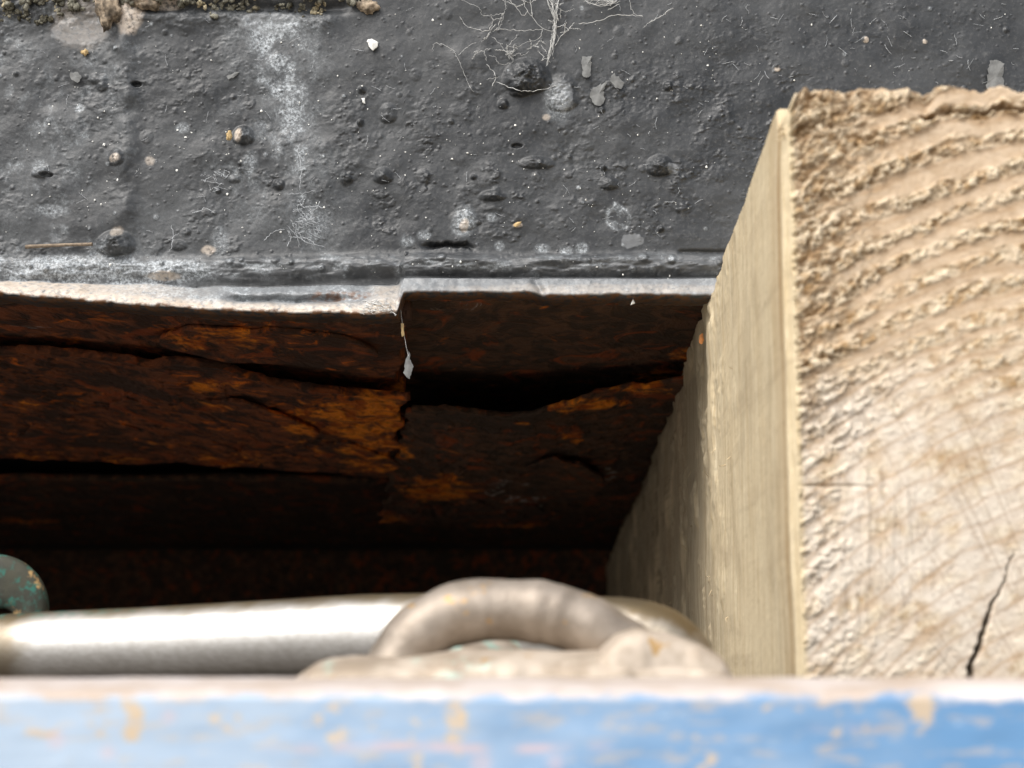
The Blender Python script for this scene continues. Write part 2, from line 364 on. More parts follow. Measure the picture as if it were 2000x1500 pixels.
# right: plate edge strip; left: sloping shoulder of the lap plate
edge_top = 545.0
strip = sstep(edge_top-3, edge_top+6, Vv)*(1-left)
gapw = np.exp(-((U-1052-6*np.sin(Vv/9.))/9)**2)
d += strip*(0.0030 - 0.0016*gapw + 0.0006*(fbm(U/40, Vv/14, 3, 29)-.5) + 0.00008*(Vv-545) + 0.0004*(fbm(U/14, Vv/10, 3, 28)-.5))
ltop = np.interp(U, [0, 300, 460, 780], [548, 556, 562, 556]) + 9*(fbm(U/60, U*0+2, 3, 37)-.5)
lt = np.clip((Vv-ltop)/(VB[None, :]-ltop), 0, 1)
sh = left*(0.0088*lt**.85 + 0.0006*np.sin(np.clip(lt, 0, 1)*math.pi))
sh -= left*0.0030*np.exp(-((lt-.55)/.13)**2)*sstep(420, 470, U)*sstep(715, 660, U)*(.5+fbm(U/40, Vv/20, 3, 43))
sh += left*(lt > 0)*0.0011*(fbm(U/28, Vv/12, 4, 47)-.5)
sh += left*0.0018*np.exp(-((U-745)/28)**2-((Vv-590)/18)**2)
d += sh
d -= .0022*np.exp(-((Vv-14-9*(fbm(U/50, U*0, 3, 64)-.5))/12)**2)*sstep(700, 640, U)*sstep(180, 300, U)
d += .0016*sstep(75, 20, Vv+26*(fbm(U/30, Vv/24, 4, 66)-.5))*sstep(660, 600, U)*(fbm(U/18, Vv/14, 4, 67)+.1)
X = xs[None, :]*np.ones_like(Vv); Z = zrow(Vv); Yw = Y0 - d
# masks
fine = fbm(U/6, Vv/6, 3, 91); med = fbm(U/26, Vv/30, 4, 92, .6); big = fbm(U/90, Vv/110, 4, 93)
cl = np.interp(Vv, [0, 40, 150, 260, 340, 450, 500], [495, 505, 540, 556, 575, 600, 610])
pale = np.exp(-np.abs((U-cl+26*(fbm(U/30, Vv/40, 4, 96)-.5))/(26+0.055*(500-Vv)))**1.5)*sstep(520, 490, Vv)*sstep(20, 60, Vv)*np.clip(med*2.0-.40, 0, 1)*(.35+.7*fbm(U/50, Vv/70, 2, 98))*.95
pale += np.exp(-((U-520)/85)**2)*sstep(330, 60, Vv)*sstep(20, 50, Vv)*np.clip(med*2.2-.75, 0, 1)*.8
pale += np.exp(-((U-490)/110)**2)*sstep(480, 300, Vv)*sstep(180, 320, Vv)*np.clip(med*3.0-1.45, 0, 1)*.75
pale += blob(U, Vv, 595, 440, 35, 36, med, .9)*.35
pale += sstep(470, 540, Vv)*sstep(480, 250, U)*np.clip(med*2.4-.55, 0, 1)*1.0
pale += .16*np.clip(big*3-1.2, 0, 1)*sstep(900, 500, U)
pale += sstep(330, 100, U)*np.clip(med*3-1.75, 0, 1)*.7
for (cu, cv, ru, rv, s) in [(905, 430, 24, 28, .8), (825, 460, 14, 10, .8), (790, 472, 14, 10, .7), (1060, 485, 16, 10, .8), (1110, 490, 12, 9, .8), (1140, 485, 12, 10, .8), (975, 480, 9, 9, .7), (960, 425, 12, 10, .6), (120, 210, 9, 9, 1), (45, 325, 14, 14, .5), (75, 410, 30, 12, .6), (1095, 200, 26, 42, .6), (100, 520, 80, 20, .7), (330, 530, 60, 20, .7), (470, 320, 14, 22, .6), (330, 250, 14, 10, .7), (415, 470, 14, 30, .5)]:
    pale += s*blob(U, Vv, cu, cv, ru, rv, med, .8)
ringd = ((U-1212)/26)**2+((Vv-425)/24)**2; ringd = ringd*(0.35+1.3*fbm(U/22, Vv/20, 4, 99))
pale += np.exp(-((ringd-.85)/.25)**2)*.8*np.clip(fine*3-.7, .2, 1) + .4*(ringd < .9)*(med > .45)
pale += bead*.8*sstep(.75, .95, dD)*(rD > .45)
pale += np.clip(bead*1.2*(fbm(U/30, Vv/18, 4, 95, .6)*3-1.45), 0, .8)
pale += strip*(0.10+0.45*np.clip(med*2.6-1.0, 0, 1))*np.clip(1-gapw*.7, 0, 1)  # strip paled for the sky light on its upward face
pale += left*(lt > 0.02)*(0.35+0.6*np.clip(med*2.6-.95, 0, 1))*sstep(120, 300, U)
pale += sstep(.86, .95, dC)*(rC > .93)*1.2 + sstep(.5, .8, dA)*(rA > .88)*.7
pale = np.clip(pale, 0, 1)
tan = left*sstep(0.02, .12, lt)*np.clip(sstep(480, 60, U)*.9 + sstep(.55, .95, lt)*.95 + .5*sstep(700, 750, U), 0, 1)
for (cu, cv, ru, rv, s) in [(446, 266, 9, 14, 1), (200, 312, 12, 9, .9), (215, 30, 26, 36, .9), (280, 5, 40, 14, .8), (905, 440, 8, 12, .6), (300, 540, 30, 8, .8), (1012, 440, 9, 4, 1), (1070, 230, 8, 6, .6), (390, 488, 12, 8, .7), (268, 315, 9, 9, .5), (207, 455, 12, 10, .4), (1200, 572, 300, 10, .25), (120, 40, 60, 50, .25)]:
    tan += s*blob(U, Vv, cu, cv, ru, rv, med, .6)
tan += sstep(.4, .7, dB)*(rB > .88)*.8*sstep(.46, .58, med)
tan += strip*sstep(566, 580, Vv)*.35*fbm(U/60, U*0, 3, 68)
tan = np.clip(tan, 0, 1)
bare_lit = np.zeros_like(U)
for (cu, cv, ru, rv) in [(1240, 470, 22, 14), (500, 45, 60, 24), (120, 60, 60, 26), (1105, 190, 20, 30), (1325, 330, 12, 10)]:
    bare_lit = np.maximum(bare_lit, .6*blob(U, Vv, cu, cv, ru, rv, fbm(U/12, Vv/12, 3, 97), .15))
bare_lit = np.clip(np.maximum(bare_lit, strip*(.75+.3*(med-.5))) + bead*.30*(.4+med) + left*(lt > .03)*.6, 0, 1)  # adds painted sky light on upward bead, strip and shoulder to the peeled patches
rustm = np.clip(left*sstep(.9, 1, lt)*.7 + blob(U, Vv, 660, 585, 60, 12, med, .6)*.7 + tan*.15 + sstep(580, 586, Vv)*(1-left)*.4, 0, 1)
# extra rows that curl under the edge
curl = []
for k, (dz, dyy) in enumerate([(-0.0006, 0.0003), (-0.0011, 0.0016), (-0.0012, 0.005), (-0.0004, 0.014)]):
    curl.append(np.stack([X[0], Yw[0]+dyy, Z[0]+dz + 0.0003*(fbm(uu/12, uu*0+k, 3, 5)-.5)], -1))
A = np.concatenate([np.array(curl[::-1]), np.stack([X, Yw, Z], -1)], 0)
def ext(a, fill): return np.concatenate([np.repeat(np.full((1, a.shape[1]), fill), 4, 0), a], 0)
# continue upward with a projecting strake above the frame
ztop = A[-1, :, 2]
top_rows = []
for (dz, dyy) in [(0.004, 0.0), (0.012, -0.001), (0.05, 0.0), (0.30, 0.01)]:
    r = A[-1].copy(); r[:, 2] += dz; r[:, 1] = Y0+dyy; top_rows.append(r)
A = np.concatenate([A, np.array(top_rows)], 0)
def full(a, fill): return np.concatenate([ext(a, fill), np.zeros((4, a.shape[1]))], 0)
part('side_plate', A, gridq(A.shape[0], A.shape[1]), HULL, hull,
     {'pale': full(pale, 0), 'tan': full(tan, 0), 'bare_lit': full(bare_lit, 0), 'rustm': full(rustm, 1)})

# body behind the side plate, ceiling of the recess and an added light-blocking back wall
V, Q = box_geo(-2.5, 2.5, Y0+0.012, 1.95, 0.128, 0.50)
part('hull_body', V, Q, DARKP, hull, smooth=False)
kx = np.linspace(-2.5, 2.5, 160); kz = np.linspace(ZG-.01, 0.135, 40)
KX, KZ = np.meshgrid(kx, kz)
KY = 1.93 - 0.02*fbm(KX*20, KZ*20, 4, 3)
part('added_back_wall', np.stack([KX, KY, KZ], -1), gridq(40, 160), RUSTD, hull, {'org': KX*0, 'ash': KX*0})

def under(name, x, y, zfun, mat, thick, org=None, ash=None, edge=None):
    """a plate of flaking rust seen from below: lower skin, upper skin and rim"""
    Xg, Yg = np.meshgrid(x, y)
    if edge is not None: Xg, Yg = edge(Xg, Yg)
    Zl = zfun(Xg, Yg)
    lo = np.stack([Xg, Yg, Zl], -1); up = np.stack([Xg, Yg, Zl+thick], -1)
    nr, nc = Xg.shape; n = nr*nc
    ring = np.concatenate([np.arange(nc), np.arange(1, nr)*nc+nc-1, (nr-1)*nc+np.arange(nc-2, -1, -1), np.arange(nr-2, 0, -1)*nc])
    r2 = np.roll(ring, -1)
    Q = np.vstack([gridq(nr, nc, flip=True), gridq(nr, nc, n), np.stack([ring, r2, r2+n, ring+n], -1)])
    uq, vq = proj(Xg, Yg, Zl)
    o = org(uq, vq) if org else np.zeros_like(Xg); a = ash(uq, vq) if ash else np.zeros_like(Xg)
    return part(name, np.vstack([lo.reshape(-1, 3), up.reshape(-1, 3)]), Q, mat, hull,
                {'org': np.concatenate([o.ravel()]*2), 'ash': np.concatenate([a.ravel()]*2)})
def blobs(lst, seed):
    def f(u, v):
        n = fbm(u/45, v/14, 4, seed, .6); o = np.zeros_like(u)
        for (cu, cv, ru, rv, s) in lst: o = np.maximum(o, .95*s*blob(u, v, cu, cv, ru*1.15, rv*1.3, n, .9))
        return o
    return f
def flakes(x, y, amp, seed):
    n = fbm(x*34, y*15, 5, seed, .55)
    st = np.floor(n*8)/8 + sstep(.80, 1, (n*8) % 1)/8
    return amp*((st-.5)*1.2 + .35*(fbm(x*150, y*90, 4, seed+3)-.5))
zl = lambda x, y: 0.0900 - 0.006*sstep(0.05, -0.5, x)*0 + flakes(x, y, .0022, 5)
ZE = lambda u, v: float(P(u, v, Y0-0.006).z)
# left lap plate: lower by some 7 mm, its inner edge runs back and to the left
def left_edge(x1n, x1f, y0, y1):
    def e(X, Y):
        f = (Y-y0)/(y1-y0); xe = x1n+(x1f-x1n)*f + 0.006*(fbm(Y*60, Y*0, 4, 8)-.5) + .004*(vn(Y*25, Y*0, 9)-.5)
        s = (X-X.min())/(X.max()-X.min())
        return X.min()+(xe-X.min())*s, Y
    return e
vbl = lambda x: np.interp(1000+x*F/(Y0-.006), ubx, np.where(ubx < 778, vbx, 620))
zplate = lambda x: (Y0-.006)*(F*SP+(750-vbl(x))*CP)/(F*CP-(750-vbl(x))*SP)
xl = np.concatenate([np.linspace(-2.5, -0.2, 90)[:-1], np.linspace(-0.2, -0.0305, 380)])
yl = np.linspace(Y0+0.0015, 0.70, 220)
org_l = blobs([(430, 655, 130, 30, .55), (560, 660, 30, 22, .5), (735, 770, 55, 40, .9), (710, 820, 90, 45, 1), (735, 900, 60, 25, .7)], 3)
under('bottom_plate', xl, yl, lambda x, y: zplate(x)+0.0012+0.004*sstep(Y0, Y0+.2, y)+flakes(x, y, .0020, 5), RUST, .006, org_l, blobs([(40, 640, 80, 20, .3)], 4), left_edge(-0.0305, -0.047, Y0+.0015, .70))
# thick rust layer that has peeled off below it
yl2 = np.linspace(0.525, 0.84, 360)
def lip_l(X, Y):
    X, Y = left_edge(-0.0355, -0.0640, .525, .84)(X, Y)
    f = (Y-.525)/(.84-.525)
    front = 0.527 + 0.030*sstep(-.100, -.068, X) + .014*sstep(-.068, -.04, X) + .012*(fbm(X*70, X*0, 4, 12)-.5)
    back = 0.835 + .035*(fbm(X*30, X*0, 4, 15)-.5) - .05*sstep(-.19, -.25, X)
    return X, front + (back-front)*f
org_l2 = blobs([(720, 770, 60, 30, 1), (690, 830, 110, 50, 1), (740, 880, 50, 30, .8), (735, 905, 70, 18, .9), (440, 895, 70, 14, .8), (240, 900, 40, 8, .8), (510, 905, 30, 8, .8), (40, 905, 80, 18, .7), (100, 790, 90, 10, .6), (420, 755, 45, 10, .7), (360, 800, 90, 14, .5), (60, 710, 70, 10, .5), (280, 870, 200, 10, .35)], 6)
under('rust_scale', xl, yl2, lambda x, y: zplate(x)-0.0034+flakes(x, y, .0040, 25)+.0020*sstep(.80, .84, y), RUST, .0026, org_l2, blobs([(430, 930, 40, 6, .8), (560, 940, 20, 5, .9)], 4), lip_l)

def sheet(x0, x1, ya, yb, base, mat, seed, org, amp=.010):
    X = np.linspace(x0, x1, 220)
    def e(Xg, Yg):
        f = (Yg-ya)/(yb-ya); w_ = np.clip(np.minimum(Xg-x0, x1-Xg)/(.22*(x1-x0)), 0, 1)**.6
        mid_ = (ya+yb)/2; fr = mid_ - (mid_-ya)*w_*(.55+.9*fbm(Xg*55, Xg*0, 4, seed)); bk = mid_ + (yb-mid_)*w_*(.5+.9*fbm(Xg*45, Xg*0+4, 4, seed))
        return Xg, fr + (bk-fr)*f
    under('rust_scale', X, np.linspace(ya, yb, 60), lambda x, y: base(x, y)+flakes(x, y, .0016, seed), mat, .0012, org, None, e)
sheet(-.155, -.075, .60, .72, lambda x, y: zplate(x)-.0045, RUST, 131, org_l2)
sheet(-.120, -.050, .70, .82, lambda x, y: zplate(x)-.0044, RUST, 132, org_l2)
sheet(-.215, -.120, .68, .80, lambda x, y: zplate(x)-.0046, RUST, 133, org_l2)
sheet(-.105, -.040, .475, .53, lambda x, y: zplate(x)-.0006, RUST, 134, org_l)
# right plate: smooth and dark, then a layer of scale hanging away from it
xr = np.concatenate([np.linspace(-0.075, 0.12, 420), np.linspace(0.12, 2.5, 80)[1:]])
zr = 0.0985
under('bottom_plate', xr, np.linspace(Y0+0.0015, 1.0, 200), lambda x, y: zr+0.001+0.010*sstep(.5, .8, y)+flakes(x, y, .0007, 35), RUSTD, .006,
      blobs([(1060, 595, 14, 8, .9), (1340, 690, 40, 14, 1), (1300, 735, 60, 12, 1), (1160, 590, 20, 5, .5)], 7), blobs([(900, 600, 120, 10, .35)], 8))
yr = np.linspace(0.55, 1.14, 320)
def lip_r(X, Y):
    f = (Y-.55)/(1.14-.55)
    xe = -0.034 - 0.052*np.clip((Y-.52)/(1.14-.52), 0, 1) + .010*(fbm(Y*40, Y*0, 4, 58)-.5)
    X = np.where(X < 0.0, X*(xe/-0.075), X)
    front = np.interp(X, [-.08, -.045, -.02, 0.0, .02, .045, .07, .1, .75], [.585, .585, .59, .60, .585, .57, .545, .52, .5]) + .012*(fbm(X*80, X*0, 4, 52)-.5)
    back = 1.10 + .10*(fbm(X*22, X*0, 4, 55)-.5)
    return X, front+(back-front)*f
def z_r(x, y):
    bow = np.interp(x, [-.09, -.045, -.02, 0.0, .02, .05, .08, .12, .75], [.0915, .0905, .0885, .0880, .0895, .0935, .0960, .0968, .0968])
    return bow - .0015*sstep(.62, .95, y) + flakes(x, y, .0050, 45) + .003*sstep(1.05, 1.14, y)
org_r = blobs([(1150, 790, 80, 12, 1.0), (1250, 760, 70, 10, .8), (1320, 735, 50, 8, .9), (1020, 828, 14, 5, .9), (860, 955, 70, 22, 1), (1000, 1040, 80, 16, .9), (1120, 855, 20, 9, .8), (760, 1025, 40, 26, .8), (880, 880, 40, 8, .5), (1140, 910, 60, 8, .4), (780, 885, 40, 16, .6)], 9)
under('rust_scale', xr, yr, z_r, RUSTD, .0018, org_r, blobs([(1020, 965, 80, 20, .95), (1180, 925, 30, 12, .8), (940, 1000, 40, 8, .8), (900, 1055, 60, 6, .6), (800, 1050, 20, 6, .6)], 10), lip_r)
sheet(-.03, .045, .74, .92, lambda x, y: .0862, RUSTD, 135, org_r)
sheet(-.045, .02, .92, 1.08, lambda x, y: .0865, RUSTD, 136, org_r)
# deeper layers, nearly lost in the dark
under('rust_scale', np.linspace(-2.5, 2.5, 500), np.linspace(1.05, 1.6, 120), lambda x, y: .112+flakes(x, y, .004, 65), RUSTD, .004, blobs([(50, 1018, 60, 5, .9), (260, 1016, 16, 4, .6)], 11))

# ------------------------------------------------------------------ timber block
TOPZ = 0.0985; ZB = -0.0036
YAW = 0.033; TX, TY = 0.0487, 0.2960
timber_label = 'pale rough sawn timber block with crumbly end grain, standing under the black hull'
# plan outline: left face from the back to the front, small arris, end face to the right
ld = np.concatenate([np.linspace(0, 0.35, 300), np.linspace(0.35, 1.45, 130)[1:]])[::-1]
wid = np.arange(0.0002, 0.0925, 0.00021)
ch = 0.0024
plan = [(0.0, dd+ch, -1, 0) for dd in ld]
for a in np.linspace(0.08, .92, 14):
    th = a*math.pi/2; plan.append((ch*0.45*(a)**1.0*1.0 + 0*th, ch*(1-a), -math.cos(th), -math.sin(th)))
plan += [(ch*0.45+q, 0.0, 0, -1) for q in wid]
plan = np.array(plan); ncol = len(plan)
zz = np.linspace(ZB, TOPZ, 520); nrow = len(zz)
W, ZZ = np.meshgrid(plan[:, 0], zz); DD = np.meshgrid(plan[:, 1], zz)[0]
isend = np.meshgrid((np.arange(ncol) >= len(ld)+14).astype(float), zz)[0]
isleft = np.meshgrid((np.arange(ncol) < len(ld)).astype(float), zz)[0]
# end-face pixel-like millimetres for ring layout
su = 1562 + W*F/TY; sv = 1300 - ZZ*F/TY
cx_, cy_ = 2330.0, 1960.0
rr = np.hypot(su-cx_, sv-cy_) + 26*(fbm(su/200, sv/200, 3, 3)-.5) + 10*(fbm(su/40, sv/40, 3, 4)-.5)
tight = sstep(1650, 1350, rr)
ph = (np.interp(rr, [0, 1000, 1350, 1620, 2400], [0, 24, 32.5, 37.6, 48.1]) + .35*(fbm(su/90, sv/90, 2, 5)-.5)) % 1.0
eb = .34-.10*tight+.06*sstep(1650, 1850, su)+.22*(fbm(su/140, rr/30, 3, 32)-.5)*2
early = (1-.45*sstep(1640, 1760, su)*sstep(.52, .40, fbm(su/38, sv/26, 4, 34, .6)))*np.maximum(sstep(eb, eb+.12, ph)*sstep(1.0, .86, ph), .85*np.clip(sstep(1760, 1600, su+.2*(sv-500)+120*(fbm(su/60, sv/60, 3, 31)-.5))*sstep(1250, 1000, sv), 0, 1))
crumb_zone = np.clip(sstep(1860, 1600, su + 0.25*(sv-500)) + .55*sstep(700, 300, sv) + .35, 0, 1)*(1-.92*blob(su, sv, 1920, 1030, 260, 250, fbm(su/80, sv/80, 3, 6), .6))*(1-.85*sstep(840, 960, sv)*sstep(1600, 1700, su + 110*(fbm(su/70, sv/70, 3, 35)-.5))*(1-.6*blob(su, sv, 1720, 1270, 190, 70, fbm(su/50, sv/50, 3, 36), .8)))
ang = math.radians(-27)
ru_ = su*math.cos(ang)-sv*math.sin(ang)*-1; 
al = su*math.cos(ang)+sv*math.sin(ang)*1.0; ac = -su*math.sin(ang)+sv*math.cos(ang)
cr = fbm(al/17, ac/10, 4, 71, .62); cr2 = fbm(al/8, ac/5.5, 3, 72, .6)
tuft = sstep(.40, .66, cr)
de = isend*(early*crumb_zone*(0.0010*(tuft-.45)+0.0011*(cr2-.5)) + .00022*(fbm(su/9, sv/7, 3, 73)-.5) - .0005*(1-early)*crumb_zone*.6)
topchew = sstep(330, 190, sv)*sstep(1850, 1600, su)
de += isend*topchew*0.0022*(fbm(al/26, ac/16, 4, 75, .6)-.5)
de += isend*(.0009*(fbm(su/110, sv/110, 3, 76)-.5))
notch = .45*blob(su, sv, 1838, 205, 22, 30, fbm(su/20, sv/20, 2, 77), .5)
de -= isend*notch*.002
ledge = np.exp(-((sv-(244-.10*(su-1840)))/6)**2)*sstep(1830, 1850, su); de -= isend*ledge*.0013
sawm = 3*(fbm(su/13, sv/75, 4, 78, .6)-.5)*blob(su, sv, 1690, 1090, 150, 170, None, .6)
de += isend*.00022*sawm
ckx = np.interp(sv, [1080, 1150, 1230, 1310, 1345], [1995, 1960, 1925, 1892, 1885]) + 16*(fbm(sv/22, sv*0, 5, 79, .65)-.5)
crack = isend*np.exp(-np.abs((su-ckx)/(.8+4.2*sstep(1120, 1290, sv)*(.4+1.2*fbm(sv/9, sv*0, 3, 179))))**3)*sstep(1085, 1110, sv)
ck2 = isend*np.exp(-((sv-(968+.012*(su-1570)+8*(fbm(su/40, su*0, 3, 80)-.5)))/3.0)**2)*sstep(1760, 1600, su)*.7
de -= crack*.004 + ck2*.0012
pit = isend*np.clip(early*crumb_zone*np.maximum(sstep(.47, .36, cr), sstep(.40, .30, cr2))*.95 + notch*.6 + topchew*sstep(.46, .36, fbm(al/26, ac/16, 4, 75, .6))*.8 + ledge*.7 + .6*ck2 + (1-sstep(.02, .09, np.abs(ph-.40)))*.25*sstep(.4, .6, cr2), 0, 1)
white = isend*np.clip(blob(su, sv, 1760, 1040, 330, 300, fbm(su/120, sv/120, 3, 81), .8)*.75 + .15*sstep(1000, 1300, sv), 0, 1)
radial = np.arctan2(sv-cy_, su-cx_)
rays = sstep(.60, .75, fbm(radial*260, rr/260, 3, 91, .6))*sstep(600, 900, sv)
# side face: soft undulation along the grain, fuzzy fibres
chk = isleft*sstep(.66, .72, fbm(DD*160, ZZ*34, 5, 181, .6))*sstep(.62, .5, fbm(DD*12, ZZ*12, 2, 182))*sstep(.05, .12, DD)
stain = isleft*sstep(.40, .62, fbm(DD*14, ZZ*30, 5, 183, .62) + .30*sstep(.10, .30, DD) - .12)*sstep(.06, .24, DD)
dl = -.0007*chk + isleft*(.0012*sstep(.50, .66, fbm(DD*55, ZZ*38, 5, 82, .62))*sstep(.07, .22, DD + .10*(fbm(DD*0, ZZ*60, 4, 81)-.5)) + .0009*(fbm(DD*9, ZZ*40, 3, 83)-.5) + .00012*(fbm(DD*420, ZZ*90, 4, 84)-.5) + .00016*(fbm(DD*900, ZZ*600, 3, 85)-.5))
disp = de + dl
N = np.stack([np.meshgrid(plan[:, 2], zz)[0], np.meshgrid(plan[:, 3], zz)[0]], -1)
edgev = .0005*(fbm(ZZ*220, ZZ*0+1, 4, 86)-.5)*(1-isend)*(1-isleft)
px = W + N[..., 0]*(disp+edgev); py = DD + N[..., 1]*(disp+edgev)
# ragged upper end
ztopraw = (.0012*isend+.0006*(1-isend))*(fbm(W*500, DD*70, 4, 87)-.5)*2 - .0040*np.exp(-(W/.0022)**2)*(DD < .01) - .0005*np.exp(-((W-.0250)/.003)**2)*(DD < .002)
ztopraw = ztopraw - .0009*sstep(.02, 0, DD)
tz = (ZZ-ZB)/(TOPZ-ZB); pz = ZZ + ztopraw*sstep(.9, 1, tz) + .0044*np.clip(1-DD/.155, 0, 1)*tz
c_, s_ = math.cos(YAW), math.sin(YAW)
def place(px, py, pz): return np.stack([TX + c_*px + s_*py, TY - s_*px*1.0 + c_*py, pz], -1)
# lean the end a little so the arris is not perfectly plumb
G = place(px, py, pz)
dz0 = .0*plan[:, 1]
extra = []
for k, (ins, dz) in enumerate([(.0006, .0004), (.002, .0003), (.006, -.0006)]):
    qx = px[-1]-plan[:, 2]*ins; qy = py[-1]-plan[:, 3]*ins
    extra.append(place(qx, qy, pz[-1]+dz+.0005*(vn(plan[:, 0]*900, plan[:, 1]*900, k)-.5)))
G = np.concatenate([G, np.array(extra)], 0)
nr = G.shape[0]
cx0, cx1, cy0, cy1 = .004, .0930, .004, 1.45
cv_ = np.array([place(np.array(x), np.array(y), np.array(z)) for z in (ZB+.0002, TOPZ-.0022) for y in (cy0, cy1) for x in (cx0, cx1)])
cq = np.array([(0, 2, 3, 1), (4, 5, 7, 6), (0, 1, 5, 4), (2, 6, 7, 3), (0, 4, 6, 2), (1, 3, 7, 5)])
VT = np.vstack([G.reshape(-1, 3), cv_]); QT = np.vstack([gridq(nr, ncol), cq+nr*ncol])
def fa(a, last=None):
    a = np.concatenate([a, np.repeat(a[-1:], 3, 0)], 0).ravel(); return np.concatenate([a, np.zeros(8)])
arr = 1-isend-isleft
bandm = np.clip(isleft*np.exp(-((DD-.0075)/.0030)**2)*.9 + isleft*np.exp(-((DD-.016)/.004)**2)*.35 + arr*.0, 0, 1)*(.5+.6*fbm(ZZ*60, ZZ*0, 3, 88))
endf = np.clip(isend*sstep(.0001, .0012, W-ch*.45), 0, 1)
timber = thing('timber_block', (TX, TY, ZB), timber_label, 'timber')
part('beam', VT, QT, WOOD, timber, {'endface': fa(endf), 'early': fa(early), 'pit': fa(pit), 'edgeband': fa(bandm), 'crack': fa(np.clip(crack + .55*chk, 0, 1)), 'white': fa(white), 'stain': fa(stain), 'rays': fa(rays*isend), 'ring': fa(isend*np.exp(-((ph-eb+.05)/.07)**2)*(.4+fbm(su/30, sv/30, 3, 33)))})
# loose fibres torn up by the saw: a few splinters along the arris and the dark-side face
def splinter(p, q, r):
    mid = (Vector(p)+Vector(q))/2 + Vector((rnd.uniform(-1, 1), rnd.uniform(-1, 1), rnd.uniform(-1, 1)))*.0006
    v, qd = tube(spline([p, mid, q], 7), np.linspace(r, r*.25, 7), 5)
    part('splinter', v, qd, SPL, timber)
SPL = plain('wood_fibre', (0.62, 0.50, 0.32), 0.8, 0.15)
for k in range(7):
    z0 = TOPZ - .0035 + rnd.uniform(-.002, .0015)
    p = (TX+rnd.uniform(-.0002, .003), TY+rnd.uniform(.0, .002), z0)
    splinter(p, (p[0]-rnd.uniform(.0005, .0022), p[1]-.0008, p[2]+rnd.uniform(-.0012, .0016)), .00022)
for k in range(26):
    dd = rnd.uniform(.10, .42); z0 = rnd.uniform(.005, .072)
    b = place(np.array(0.0003), np.array(dd), np.array(z0))
    L = rnd.uniform(.0012, .0042)
    splinter(tuple(b), (b[0]-L*rnd.uniform(.2, .6), b[1]-L*rnd.uniform(-.3, .9), b[2]+L*rnd.uniform(-.8, .6)), .00016)

# ------------------------------------------------------------------ blue rail across the front
rx = np.unique(np.concatenate([np.linspace(-.75, -.085, 60), np.arange(-.085, .085, .0005), np.linspace(.085, .75, 60)]))
prof = []                                    # (y, z) up the front face, over the worn edge, to the back
for z in np.linspace(ZG, -.03, 30): prof.append((.200, z))
for z in np.linspace(-.03, -.0040, 110)[1:]: prof.append((.200, z))
for a in np.linspace(0, 1, 26)[1:]:
    th = a*math.pi/2; prof.append((.200+.0040*(1-math.cos(th)) + .013*a**2, -.0040+.0025*math.sin(th)))
for y, z in [(.2185, -.0016), (.2205, -.0022), (.2225, -.0034), (.225, -.0037)]: prof.append((y, z))
for y in np.linspace(.225, .415, 40)[1:]: prof.append((y, -.0037))
prof += [(.418, -.006), (.418, -.05), (.418, ZG)]
prof = np.array(prof)
RX = np.broadcast_to(rx[None, :], (len(prof), len(rx))); RY = np.broadcast_to(prof[:, :1], RX.shape).copy(); RZ = np.broadcast_to(prof[:, 1:], RX.shape).copy()
RZ = RZ + .0004*(fbm(RX*90, RY*90, 3, 101)-.5)*(RY < .2215)*(RZ > -.03)
RY = RY + .0004*(fbm(RX*120, RZ*200, 3, 102)-.5)*(RY < .21)
ub, vb_ = proj(RX, RY, RZ)
nn = fbm(ub/60, vb_/40, 4, 103, .6)
front = (RZ < -.004)
dark_shelf = (RY > .2225).astype(float)  # hidden shelf behind the lip, coloured dark to dull reflections in the metal
wear = (RY < .2225)*np.clip(sstep(-.0042, -.0030, RZ + .0026*(nn-.5)) , 0, 1)
woodm = np.zeros_like(RX)
for (cu, cv, ru, rv, s) in [(195, 1410, 26, 40, .8), (255, 1405, 22, 45, .9), (430, 1390, 34, 40, .6), (650, 1430, 45, 60, .7), (810, 1450, 22, 60, .8), (885, 1410, 30, 60, .9), (700, 1385, 14, 16, .8), (1650, 1410, 90, 40, .6), (1810, 1385, 30, 36, .8), (1380, 1480, 24, 36, .6), (30, 1435, 70, 16, .5), (1740, 1430, 60, 14, .5), (1500, 1390, 260, 12, .35)]:
    woodm = np.maximum(woodm, .8*s*blob(ub, vb_, cu, cv, ru, rv, fbm(ub/22, vb_/50, 4, 106, .6), .95))
woodm = sstep(.40, .62, woodm*.75 + 1.5*(fbm(ub/34, vb_/26, 5, 107, .62)-.5))*(woodm > .02)*.8 + .35*sstep(.60, .72, fbm(ub/60, vb_/14, 4, 108, .6))
pink = np.zeros_like(RX)
for (u0, u1, v0) in [(500, 1210, 1460), (1560, 1740, 1425)]:
    pink = np.maximum(pink, np.exp(-((vb_-v0-3*np.sin(ub/70.))/8)**2)*sstep(u0, u0+60, ub)*sstep(u1, u1-60, ub)*np.clip(fbm(ub/70, ub*0, 3, 104)*2.2-.45, 0, 1))
for (cu, cv, r) in [(110, 1445, 18), (330, 1400, 14), (210, 1470, 14), (940, 1490, 20), (1085, 1490, 16)]: pink = np.maximum(pink, .5*blob(ub, vb_, cu, cv, r, r, None, .8))
deep = np.clip((ub-200)/2400, 0, 1) + .25*(fbm(ub/260, vb_/90, 3, 105)-.5)
rail = thing('painted_rail', (0, .29, ZG), 'sky blue painted rail with worn pale upper edge, crossing the front of the scene', 'rail')
part('beam', np.stack([RX, RY, RZ], -1), gridq(len(prof), len(rx)), RAIL, rail, {'wear': wear, 'wood': woodm, 'pink': pink, 'deep': deep, 'dark_shelf': dark_shelf})

